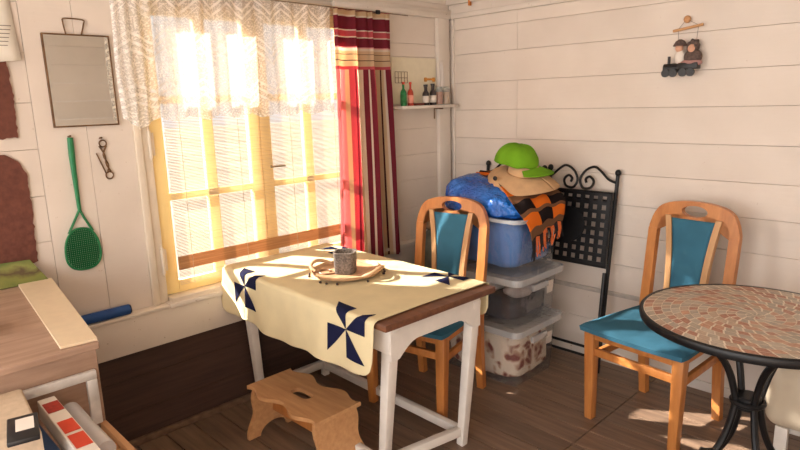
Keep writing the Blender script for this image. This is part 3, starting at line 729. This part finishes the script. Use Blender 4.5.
pinwheel(.275, -.062, .100); pinwheel(1.02, -.074, .110); pinwheel(1.0, W - .045, .085); pinwheel(.24, W - .045, .085)

ty = thing('serving_tray', 'round carved wooden tray with looped handles on the yellow cloth', 'tray', (.630, -1.447, TZ + .0085), math.radians(20))
ob('plate', B().lathe([(.02, .004), (.12, .004), (.150, .012), (.158, .022), (.160, .026), (.155, .026), (.146, .016), (.12, .010), (.02, .010)], 48), M['tray'], ty)
for s in (-1, 1):
    pts = smooth_path([(s * .12, -.07, .018), (s * .155, -.055, .034), (s * .168, 0, .045), (s * .155, .055, .034), (s * .12, .07, .018)], 6)
    ob('handle', B().tube(pts, .008, 10), M['tray'], ty)
b = B(); sp_ = [(( .012 + .0028 * k) * math.cos(k * .42) - .085, (.012 + .0028 * k) * math.sin(k * .42) - .03, .0135) for k in range(18)]
b.tube(sp_, .004, 6); ob('carved_swirl', b, plain('dark_carving', (142, 104, 74), .5), ty)
for a in (0.3, .5, .7, 2.4, 2.6, 2.8, 3.6, 3.8, 4.5, 4.7, 5.0, 5.8): ob('bead', B().blob((.168 * math.cos(a), .168 * math.sin(a), .0055), (.0065, .0065, .0055), n=10), M['bead'], ty)
cp = thing('candle_holder', 'square speckled grey candle holder standing on the tray', 'candle holder', (.628, -1.452, TZ + .0187), math.radians(38))
b = B(); b.lathe([(.044, 0), (.046, .004), (.049, .09), (.050, .096), (.043, .096), (.039, .05), (.039, .03)], 32, sq=.55); ob('cup', b, M['cup'], cp)
ob('candle', B().lathe([(.034, .031), (.034, .07), (.03, .073)], 24), M['offw'], cp)

# ================================================================== STEP STOOL
stl = thing('step_stool', 'small pine step stool with wavy sides standing under the table', 'stool', (.612, -1.717, 0), math.radians(1))
def edge_w(x): return .125 - .026 * (math.cos(x * 2 * PI / .25) * .5 + .5) * (1 if abs(x) < .2 else .4) + (.012 if abs(x) > .2 else 0)
N_ = 64; outer, inner = [], []
xsn = [(-.25 + .5 * k / 15) for k in range(16)]
def wav(x): return .116 + .020 * math.cos(x * 2 * PI / .235 + PI) * (1 - (abs(x) / .25) ** 8) + .004
front = [(x, -wav(x)) for x in [-.25 + .5 * k / 24 for k in range(25)]]; back = [(-x, -y) for x, y in front]
ends = lambda x, s: [(x, s * wav(.25) * (-1 + 2 * k / 8)) for k in range(1, 8)]
outl = front + ends(.25, 1) + back + ends(-.25, -1)
inl = []
for x, y in outl:
    a = math.atan2(y * 1.9, x); ca, sa = math.cos(a), math.sin(a)
    inl.append((.062 * math.copysign(abs(ca) ** .5, ca), .026 * math.copysign(abs(sa) ** .6, sa)))
b = B(); b.ring([(x, y, .246) for x, y in outl], [(x, y, .246) for x, y in inl], (0, 0, .018)); ob('seat_board', b, M['pine'], stl, smooth=True, ang=30)
def side_panel(s):
    prof = []   # y, z outline of the end panel with arched foot
    for k in range(13): q = k / 12; prof.append((-(.105 + .03 * (1 - q) ** 2 + .008 * math.sin(q * PI * 3)), q * .246))
    right = [(-y, z) for y, z in prof[::-1]]
    arch = [(.075 * math.cos(a), .0 + .055 * math.sin(a)) for a in [PI * k / 14 for k in range(15)]]
    pts = prof + right + arch
    out = []
    for y, z in pts: out.append((s * (.232 + .028 * (1 - z / .246)), y, z))
    return out
for s in (-1, 1): ob('end_panel', B().poly(side_panel(s), (-s * .02, 0, 0)), M['pine'], stl, smooth=False)
ob('brace', B().box((0, 0, .135), (.46, .02, .055), bev=.003), M['honey'], stl)

# ================================================================== BLUE CHAIRS
def chair(name, label, loc, rz):
    c = thing(name, label, 'chair', loc, rz, 'blue upholstered wooden chairs')
    def backy(z): return .195 if z < .44 else .195 + (z - .44) * .13
    for s in (-1, 1):
        ob('front_leg', B().bar((s * .205, -.205, 0), (s * .212, -.205, .443), .038, .040, .004, (0, 1, 0), .050, .050), M['honey'], c)
        pts = [(s * .185, .225, 0), (s * .185, .20, .25), (s * .187, .195, .44), (s * .190, backy(.7), .70), (s * .190, backy(.86), .86)]
        b = B()
        P = smooth_path(pts, 4)
        for p, q in zip(P, P[1:]): pass
        bm = b.bm; rings = []
        for p in P:
            w, d = (.036 + .008 * min(1, p.z / .44)) / 2, (.036 if p.z < .6 else .032) / 2
            rings.append([bm.verts.new(p + Vector(v)) for v in ((-w, -d, 0), (w, -d, 0), (w, d, 0), (-w, d, 0))])
        for A, Cc in zip(rings, rings[1:]):
            for k in range(4): bm.faces.new((A[k], A[(k + 1) % 4], Cc[(k + 1) % 4], Cc[k]))
        bm.faces.new(rings[0][::-1]); bm.faces.new(rings[-1])
        ob('rear_leg', b, M['honey'], c, ang=50)
    # crest rail: arched plate with oval hole, in the leaning back plane
    def bp(x, z, d=0): return Vector((x, backy(z) - .013 + d, z))
    out = []
    for k in range(41):
        q = -1 + 2 * k / 40; x = .211 * math.copysign(abs(q) ** .92, q)
        z = .958 + .045 * (1 - q * q) - .085 * abs(q) ** 9
        out.append((x, z))
    low = []
    for k in range(41):
        q = 1 - 2 * k / 40; x = .211 * q
        ax = abs(x)
        z = .845 if ax > .169 else (.855 + .075 * math.sqrt(max(0, 1 - ((.125 - ax) / .044) ** 2)) if ax > .125 and ax <= .169 else .912 + .010 * (ax / .125) ** 2)
        if ax > .169: x = math.copysign(.169 + (ax - .169), x)
        low.append((x, z))
    otl = out + low
    inn = []
    n = len(otl)
    for x, z in otl:
        a = math.atan2((z - .958) * 2.6, x); inn.append((.060 * math.cos(a), .957 + .0265 * math.sin(a)))
    b = B(); b.ring([bp(x, z) for x, z in otl], [bp(x, z) for x, z in inn], (0, .028, .0)); ob('crest_rail', b, M['honey'], c, ang=40)
    # upholstered splat and its two curved slats
    def hw(z): t_ = max(0, (z - .475) / .45); return .066 + .036 * t_ ** 2.4
    bk = []; 
    def splat(u, v):
        z = .472 + v * .448; x = (u * 2 - 1) * hw(z); return Vector((x, backy(z) - .016 - .012 * (1 - (u * 2 - 1) ** 4) * math.sin(PI * min(1, .1 + v * .85)), z))
    b = B(); b.sheet(splat, 16, 24); b.sheet(lambda u, v: Vector((splat(u, v).x, backy(.472 + v * .448) + .012, splat(u, v).z)), 16, 24)
    ob('back_cushion', b, M['blue'], c, ang=60, solid=.004)
    for s in (-1, 1):
        b = B(); bm = b.bm; rings = []
        for k in range(25):
            z = .455 + .475 * k / 24; x0 = hw(z) + .002; x1 = x0 + .027
            rings.append([bm.verts.new((s * x, backy(z) + d, z)) for x, d in ((x0, -.022), (x1, -.022), (x1, .006), (x0, .006))])
        for A, Cc in zip(rings, rings[1:]):
            for k in range(4): bm.faces.new((A[k], A[(k + 1) % 4], Cc[(k + 1) % 4], Cc[k]))
        bm.faces.new(rings[0][::-1]); bm.faces.new(rings[-1]); bmesh.ops.recalc_face_normals(bm, faces=bm.faces)
        ob('back_slat', b, M['honeyL'], c, ang=50)
    # seat
    def seat(u, v):
        y = -.258 + v * .452; w = .252 - .035 * v
        q = u * 2 - 1; r = .0
        cy = 1 - abs(2 * v - 1) ** 10; 
        e = max(abs(q), abs(2 * v - 1)); dome = .024 * (1 - e ** 6)
        x = q * w * (1 - .035 * max(0, abs(2 * v - 1) - .8) * 5 * abs(q))
        return Vector((x, y - .012 * (1 - q * q) * (1 - v), .464 + dome))
    b = B(); b.sheet(seat, 26, 26); b.bm.verts.ensure_lookup_table()
    r = bmesh.ops.extrude_face_region(b.bm, geom=b.bm.faces[:]); vs2 = [g for g in r['geom'] if isinstance(g, bmesh.types.BMVert)]
    for v in vs2: v.co.z = .443; v.co.x *= .985; v.co.y *= .985
    bmesh.ops.recalc_face_normals(b.bm, faces=b.bm.faces)
    ob('seat_cushion', b, M['blue'], c, ang=70)
    ob('seat_apron', B().box((0, -.205, .420), (.385, .022, .044), bev=.003), M['honey'], c)
    for s in (-1, 1):
        ob('seat_apron', B().bar((s * .208, -.19, .420), (s * .187, .18, .420), .022, .044, .003), M['honey'], c)
        ob('stretcher', B().bar((s * .205, -.19, .315), (s * .185, .185, .325), .020, .036, .003), M['honey'], c)
    ob('seat_apron', B().box((0, .19, .420), (.345, .022, .044), bev=.003), M['honey'], c)
    ob('stretcher', B().box((0, -.205, .338), (.385, .02, .036), bev=.003), M['honey'], c)
    return c
ch1 = chair('dining_chair', 'blue upholstered chair standing beside the round mosaic table', (1.628, -.455, 0), math.radians(-7))
dup(ch1, (.685, -.985, 0), math.radians(10), 'blue upholstered chair pushed up behind the yellow-clothed table')

# ================================================================== ROUND MOSAIC TABLE
mt = thing('mosaic_table', 'round mosaic-topped bistro table with curved black iron base', 'table', (2.0955, -.799, 0))
RT = .378
ob('rim', B().lathe([(RT - .012, .692), (RT, .692), (RT + .003, .700), (RT + .003, .718), (RT, .7215), (RT - .010, .7215), (RT - .012, .716)], 72, cap=True), M['black'], mt, ang=50)
ob('grout_bed', B().lathe([(RT - .0105, .712), (RT - .0105, .7195)], 72), M['grout'], mt, smooth=False)
b = B(); lay = b.bm.faces.layers.float.new('tone_face')
rt_ = random.Random(5); r0 = .0; ri = 0; tones = []
bm = b.bm
bands = 12; dr_ = (RT - .012) / bands
NS = [8, 8, 16, 16, 16, 32, 32, 32, 32, 48, 48, 48]
for i in range(bands):
    ra, rb_ = i * dr_ + .0012, (i + 1) * dr_ - .0012; rm = (ra + rb_) / 2
    n = NS[i]; offa = (i % 2) * .28
    for k in range(n):
        a0, a1 = 2 * PI * (k + offa) / n, 2 * PI * (k + 1 + offa) / n; g = .0066 / max(.03, rm)
        a0 += g / 2; a1 -= g / 2; sub = max(1, int((a1 - a0) / .14)); sk = .20 * (a1 - a0)
        v0 = [bm.verts.new((ra * math.cos(a0 + (a1 - a0) * q / sub - sk), ra * math.sin(a0 + (a1 - a0) * q / sub - sk), .7207)) for q in range(sub + 1)]
        v1 = [bm.verts.new((rb_ * math.cos(a0 + (a1 - a0) * q / sub + sk), rb_ * math.sin(a0 + (a1 - a0) * q / sub + sk), .7207)) for q in range(sub + 1)]
        am = (a0 + a1) / 2 + .35 * math.sin(i * 1.3)
        tone = max(0, min(1, .5 + .36 * math.sin(am * 8) + rt_.uniform(-.28, .28)))
        for q in range(sub):
            f = bm.faces.new((v0[q], v1[q], v1[q + 1], v0[q + 1])); f[lay] = tone
me = bpy.data.meshes.new('mosaic')
bm.faces.ensure_lookup_table(); tl = [f[lay] for f in bm.faces]; bm.to_mesh(me); bm.free()
at = me.attributes.new('tone', 'FLOAT', 'FACE'); at.data.foreach_set('value', tl); me.materials.append(M['tile'])
mo = bpy.data.objects.new('mosaic', me); COL.objects.link(mo); mo.parent = mt
for k in range(4):
    a = math.radians(44 + 90 * k); d = Vector((math.cos(a), math.sin(a), 0))
    prof = smooth_path([(.285, .690), (.20, .655), (.095, .55), (.050, .43), (.048, .36), (.085, .23), (.17, .10), (.255, .035), (.30, .012)], 6)
    ob('curved_leg', B().tube([Vector((d.x * p[0], d.y * p[0], p[1])) for p in [(q.x, q.y) for q in [Vector((r_[0], r_[1], 0)) for r_ in [(p.x, p.y) for p in prof]]]], .0125, 10), M['black'], mt)
def smooth2(p): return p
b = B()
b.tube([(.050 * math.cos(2 * PI * k / 24), .050 * math.sin(2 * PI * k / 24), .395) for k in range(24)], .011, 8, closed=True)
b.lathe([(.040, .370), (.044, .375), (.044, .415), (.040, .42)], 24); ob('collar', b, M['black'], mt)
b = B(); b.box((0, 0, .688), (.60, .03, .006)); b.box((0, 0, .688), (.03, .60, .006)); ob('cross_brace', b, M['black'], mt)

# beige cushioned seat under the round table
pf = thing('upholstered_stool', 'beige fabric-covered stool with white legs beneath the mosaic table', 'stool', (2.33, -.315, 0), math.radians(3))
b = B(); b.box((0, 0, .325), (.52, .46, .27), bev=.06, seg=5)
for v in b.bm.verts: v.co += Vector((noise.noise(v.co * 7), noise.noise(v.co * 7 + Vector((5, 0, 0))), 0)) * .012
ob('cushion', b, M['beige'], pf, ang=60)
for sx in (-1, 1):
    for sy in (-1, 1): ob('leg', B().box((sx * .19, sy * .17, .095), (.045, .045, .19), bev=.004), M['white'], pf)

# ================================================================== STORAGE BINS
BX0, BX1, BY0, BY1 = .44, 1.0, -.66, -.235
def bin_(label, z0, h, lid):
    t_ = thing('storage_bin', label, 'storage bin', ((BX0 + BX1) / 2, (BY0 + BY1) / 2, z0), 0, 'clear plastic storage bins stacked by the back wall')
    hx, hy = (BX1 - BX0) / 2, (BY1 - BY0) / 2
    b = B(); bm = b.bm; rings = []; n = 48
    def ring(sx, sy, z, r=.05):
        pts = []
        for cxs, cys, a0 in ((1, 1, 0), (-1, 1, 90), (-1, -1, 180), (1, -1, 270)):
            for k in range(7):
                a = math.radians(a0 + 15 * k); pts.append(((sx - r) * cxs + r * math.cos(a), (sy - r) * cys + r * math.sin(a), z))
        return [bm.verts.new(p) for p in pts]
    rings = [ring(hx - .045, hy - .045, .004, .03), ring(hx - .036, hy - .036, .0, .035), ring(hx - .030, hy - .030, .01, .04), ring(hx - .012, hy - .012, h - .015, .05), ring(hx, hy, h - .012, .05), ring(hx, hy, h, .05)]
    for A, Cc in zip(rings, rings[1:]):
        for k in range(len(A)): bm.faces.new((A[k], A[(k + 1) % len(A)], Cc[(k + 1) % len(A)], Cc[k]))
    bm.faces.new(rings[0][::-1])
    ob('tub', b, M['clear'], t_, ang=40, solid=.002)
    b = B(); pr = lambda sx, sy, z: [Vector(p) for p in rect(sx, sy, z)]
    def rect(sx, sy, z, r=.05):
        pts = []
        for cxs, cys, a0 in ((1, 1, 0), (-1, 1, 90), (-1, -1, 180), (1, -1, 270)):
            for k in range(7):
                a = math.radians(a0 + 15 * k); pts.append(((sx - r) * cxs + r * math.cos(a), (sy - r) * cys + r * math.sin(a), z))
        return pts
    b.ring(rect(hx + .012, hy + .012, h - .012), rect(hx - .008, hy - .008, h - .012), (0, 0, .016)); ob('rim', b, M['lid'], t_, smooth=False)
    if lid:
        b = B(); b.poly(rect(hx + .015, hy + .015, h + .005), (0, 0, .020), .004); b.ring(rect(hx + .017, hy + .017, h - .006), rect(hx + .013, hy + .013, h - .006), (0, 0, .03)); ob('lid', b, M['lid'], t_, smooth=False)
    for s in (-1, 1): ob('handle', B().box((s * (hx - .004), 0, h * .80), (.02, .14, .035), bev=.006), M['lid'], t_)
    b = B(); b.box((hx - .018, .12, h * .66), (.002, .055, .07), (0, math.radians(6), 0)); ob('sticker', b, M['offw'], t_, smooth=False)
    return t_
bin_('clear storage bin standing on the floor, bottom of the stack', .001, .300, True)
bin_('clear lidded storage bin in the middle of the stack', .330, .245, True)
bin_('clear lidless storage bin with the blue sack, top of the stack', .603, .295, False)
cxb, cyb = (BX0 + BX1) / 2, (BY0 + BY1) / 2
def lump(name, label, c, r, mat, amp=.03, seed=0, p=.7): 
    o = ob(name, B().blob((0, 0, 0), r, p, amp, 9, 40, seed), mat, loc=c, ang=180); return tag(o, label, 'fabric', 'fabrics kept in the storage bins')
lump('fabric_bundle', 'floral cream and maroon fabric seen inside the bottom bin', (cxb, cyb, .148), (.243, .175, .140), M['floral'], .014, 1, .36)
lump('folded_cloth', 'pale folded cloth on the floral fabric in the bottom bin', (cxb - .06, cyb, .298), (.16, .14, .012), M['whitecloth'], .008, 2)
lump('folded_cloth', 'charcoal fabric at the bottom of the middle bin', (cxb - .01, cyb, .400), (.240, .172, .058), M['darkcloth'], .010, 3, .4)
lump('folded_cloth', 'white folded cloth above the charcoal one in the middle bin', (cxb - .10, cyb - .01, .500), (.155, .175, .048), M['whitecloth'], .010, 4, .4)
lump('folded_cloth', 'grey crumpled garment at the right of the middle bin', (cxb + .17, cyb, .505), (.075, .165, .05), M['greycloth'], .03, 5, 1)
lump('folded_cloth', 'blue linen filling the top bin under the blue sack', (cxb, cyb, .755), (.248, .180, .128), M['bluecloth'], .010, 6, .4)
# blue sack on top
def sack(u, v):
    a = 2 * PI * u; ph = PI * v
    ca, sa = math.cos(a), math.sin(a); s = math.sin(ph) ** .62
    x = .285 * math.copysign(abs(ca) ** .62, ca) * s; y = .20 * math.copysign(abs(sa) ** .62, sa) * s
    z = math.cos(ph); z = .135 * math.copysign(abs(z) ** .8, z)
    z *= (1.0 - .45 * (x / .27)) if z > 0 else .25
    w = Vector((x, y, z)); w += Vector((ca * s, sa * s, math.cos(ph))) * (.013 * noise.noise(w * 9) + .012 * noise.noise(w * 26))
    return w
b = B(); b.sheet(sack, 90, 50); bmesh.ops.remove_doubles(b.bm, verts=b.bm.verts, dist=.0006); bmesh.ops.recalc_face_normals(b.bm, faces=b.bm.faces)
o = ob('blue_sack', b, M['bluebag'], loc=(cxb - .012, cyb, .925), ang=180); tag(o, 'shiny blue plastic sack bulging out of the top bin', 'bag')
# plaid scarf
fe = smooth_path([(.50, -.36, 1.076), (.66, -.44, 1.074), (.78, -.52, 1.052), (.88, -.585, 1.01), (.965, -.625, .958), (1.018, -.60, .88), (1.022, -.57, .79)], 5)
be = smooth_path([(.50, -.26, 1.07), (.68, -.25, 1.065), (.84, -.25, 1.05), (.95, -.25, 1.01), (1.015, -.26, .975), (1.03, -.28, .91), (1.03, -.30, .86)], 5)
nn = len(fe) - 1
def scarf(u, v):
    i = min(nn - 1, int(u * nn)); t_ = u * nn - i
    p = fe[i].lerp(fe[i + 1], t_); q = be[i].lerp(be[i + 1], t_); r_ = p.lerp(q, v)
    return r_ + Vector((0, 0, .012 * math.sin(v * PI) + .006 * math.sin(v * 18 + u * 6))) 
sc_ = thing('plaid_scarf', 'orange, brown and black plaid scarf draped over the blue sack', 'scarf')
b = B(); b.sheet(scarf, 50, 30, lambda u, v: (u * .95, v * .36)); ob('wool', b, M['plaid'], sc_, ang=180, solid=.004)
bo, bk_ = B(), B(); r4 = random.Random(9)
for k in range(34):
    v = (k + .5) / 34; p = scarf(1, v); L = r4.uniform(.07, .11) * (1.1 - .3 * v)
    pts = [p, p + Vector((.006, r4.uniform(-.01, .01), -L * .5)), p + Vector((.004, r4.uniform(-.015, .015), -L))]
    (bo if (k // 4) % 2 else bk_).tube(pts, [.0035, .004, .003], 5)
o = ob('orange_fringe', bo, M['orangeyarn'], sc_); o['kind'] = 'stuff'
o = ob('black_fringe', bk_, M['blackyarn'], sc_); o['kind'] = 'stuff'
# straw hat and green cap
ht = thing('straw_hat', 'tan brimmed hat lying on the plaid scarf under the green cap', 'hat', (.845, -.385, 1.095)); ht.rotation_euler = (math.radians(10), math.radians(13), 0)
def brim(u, v):
    a = 2 * PI * u; r_ = .085 + .098 * v
    return Vector((r_ * math.cos(a) * 1.06, r_ * math.sin(a), -.040 * v ** 1.5 + .018 * math.cos(2 * a + .5) * v + .035 * (1 - v) * .5))
b = B(); b.sheet(brim, 60, 10); ob('brim', b, M['straw'], ht, ang=180, solid=.003)
ob('crown', B().lathe([(.088, .012), (.084, .04), (.072, .056), (.045, .064), (.01, .066)], 36), M['straw'], ht, ang=60)
ob('button', B().blob((-.075, -.150, .0), (.013, .008, .013)), M['blk'], ht)
cp_ = thing('green_cap', 'lime green baseball cap resting on top of the tan hat', 'cap', (.805, -.40, 1.155), math.radians(-35)); cp_.rotation_euler = (math.radians(4), math.radians(10), math.radians(22))
def dome(u, v):
    a = 2 * PI * u; ph = v * PI / 2
    r_ = .108 * math.cos(ph) ** .7; z = .104 * math.sin(ph)
    return Vector((r_ * 1.08 * math.cos(a), r_ * math.sin(a), z)) + Vector((0, 0, 1)) * .006 * noise.noise(Vector((math.cos(a) * 2, math.sin(a) * 2, v * 3)))
b = B(); b.sheet(dome, 48, 16); ob('crown', b, M['lime'], cp_, ang=180, solid=.003)
def visor(u, v):
    a = (-1 + 2 * u) * 1.05; r0_, r1_ = .108, .108 + .085 * math.cos(a * 1.2) ** .7 if abs(a * 1.2) < PI / 2 else .1
    r_ = r0_ + (r1_ - r0_) * v; return Vector((r_ * math.cos(a) * 1.05, r_ * math.sin(a), .006 - .028 * (math.sin(a)) ** 2 - .02 * v))
b = B(); b.sheet(visor, 24, 8); ob('visor', b, M['lime'], cp_, ang=180, solid=.004)
# dim bag in the corner behind the curtain
bgk = thing('storage_bag', 'dim grey-green bag with bright clothes on top in the room corner', 'bag', (.235, -.30, 0))
ob('bag', B().blob((0, 0, .37), (.15, .20, .37), .6, .02, 6, 36, 2, -.37), plain('grey_green_bag', (92, 94, 82), .7, var=.35, scale=12), bgk, ang=180)
ob('clothes', B().blob((0, -.02, .755), (.13, .16, .06), .8, .03, 9, 30, 5), M['tan'], bgk, ang=180)
ob('clothes', B().blob((.06, -.09, .745), (.06, .07, .05), 1, .02, 9, 24, 7), plain('brick_cloth', (170, 70, 50), .9), bgk, ang=180)

# ================================================================== FOLDED IRON CHAIRS
def spiral(c, s, turns=1.35, r0=.006, r1=.05, n=36, start=0):
    return [(c[0] + s * (r0 + (r1 - r0) * k / n) * math.cos(start + turns * 2 * PI * k / n), 0, c[1] + (r0 + (r1 - r0) * k / n) * math.sin(start + turns * 2 * PI * k / n)) for k in range(n + 1)]
def folding(label, loc, lean, rz=0):
    r_ = thing('folding_chair', label, 'chair', loc, rz, 'folded black iron chairs against the back wall'); r_.rotation_euler = (lean, 0, rz)
    hw_ = .225
    for s in (-1, 1):
        ob('back_post', B().tube([(s * hw_, 0, 0.0), (s * hw_, 0, 1.085)], .0105, 10), M['black'], r_)
        ob('finial', B().blob((s * hw_, 0, 1.10), (.016, .016, .018), n=16), M['black'], r_)
        ob('rear_leg', B().tube([(s * (hw_ - .004), -.03, 0), (s * (hw_ - .006), -.028, .56)], .010, 8), M['black'], r_)
    b = B()
    for s in (-1, 1):
        path = smooth_path([(s * hw_, 0, 1.045), (s * (hw_ - .05), 0, 1.062), (s * (hw_ - .10), 0, 1.105), (s * .085, 0, 1.125), (s * .035, 0, 1.10), (s * .008, 0, 1.05), (s * .03, 0, 1.005), (s * .075, 0, 1.01), (s * .09, 0, 1.045), (s * .065, 0, 1.07), (s * .042, 0, 1.055), (s * .048, 0, 1.035)], 6)
        b.tube(path, .0068, 8)
    ob('scroll', b, M['black'], r_)
    b = B()
    b.tube([(-hw_, 0, .985), (hw_, 0, .985)], .009, 8); b.tube([(-hw_, 0, .945), (hw_, 0, .945)], .007, 8)
    ob('back_rail', b, M['black'], r_)
    b = B()
    for k in range(9):
        x = -.205 + .41 * k / 8; b.box((x + .0, -.03, .79), (.026, .003, .395))
    for k in range(9):
        z = .605 + .375 * k / 8; b.box((0, -.033, z), (.43, .003, .020))
    ob('seat_lattice', b, M['black'], r_, smooth=False)
    b = B(); lp = [(-.222, -.031, .59), (.222, -.031, .59), (.222, -.031, .99), (-.222, -.031, .99)]
    b.tube(lp, .008, 8, closed=True); b.lathe([(.10, -.004), (.10, .004)], 40, Matrix.Translation((-.02, -.036, .80)) @ Matrix.Rotation(PI / 2, 4, 'X')); ob('seat_frame', b, M['black'], r_)
    b = B()
    for z in (.075, .125): b.tube([(-hw_, 0, z), (hw_, 0, z)], .008, 8)
    ob('stretcher', b, M['black'], r_)
    return r_
folding('folded black iron chair with lattice seat, beside the blue chair', (.972, -.175, .0), math.radians(-7.6))
f2 = folding('folded black iron chair mostly hidden behind the storage bins', (.555, -.105, .0), math.radians(-4.6))
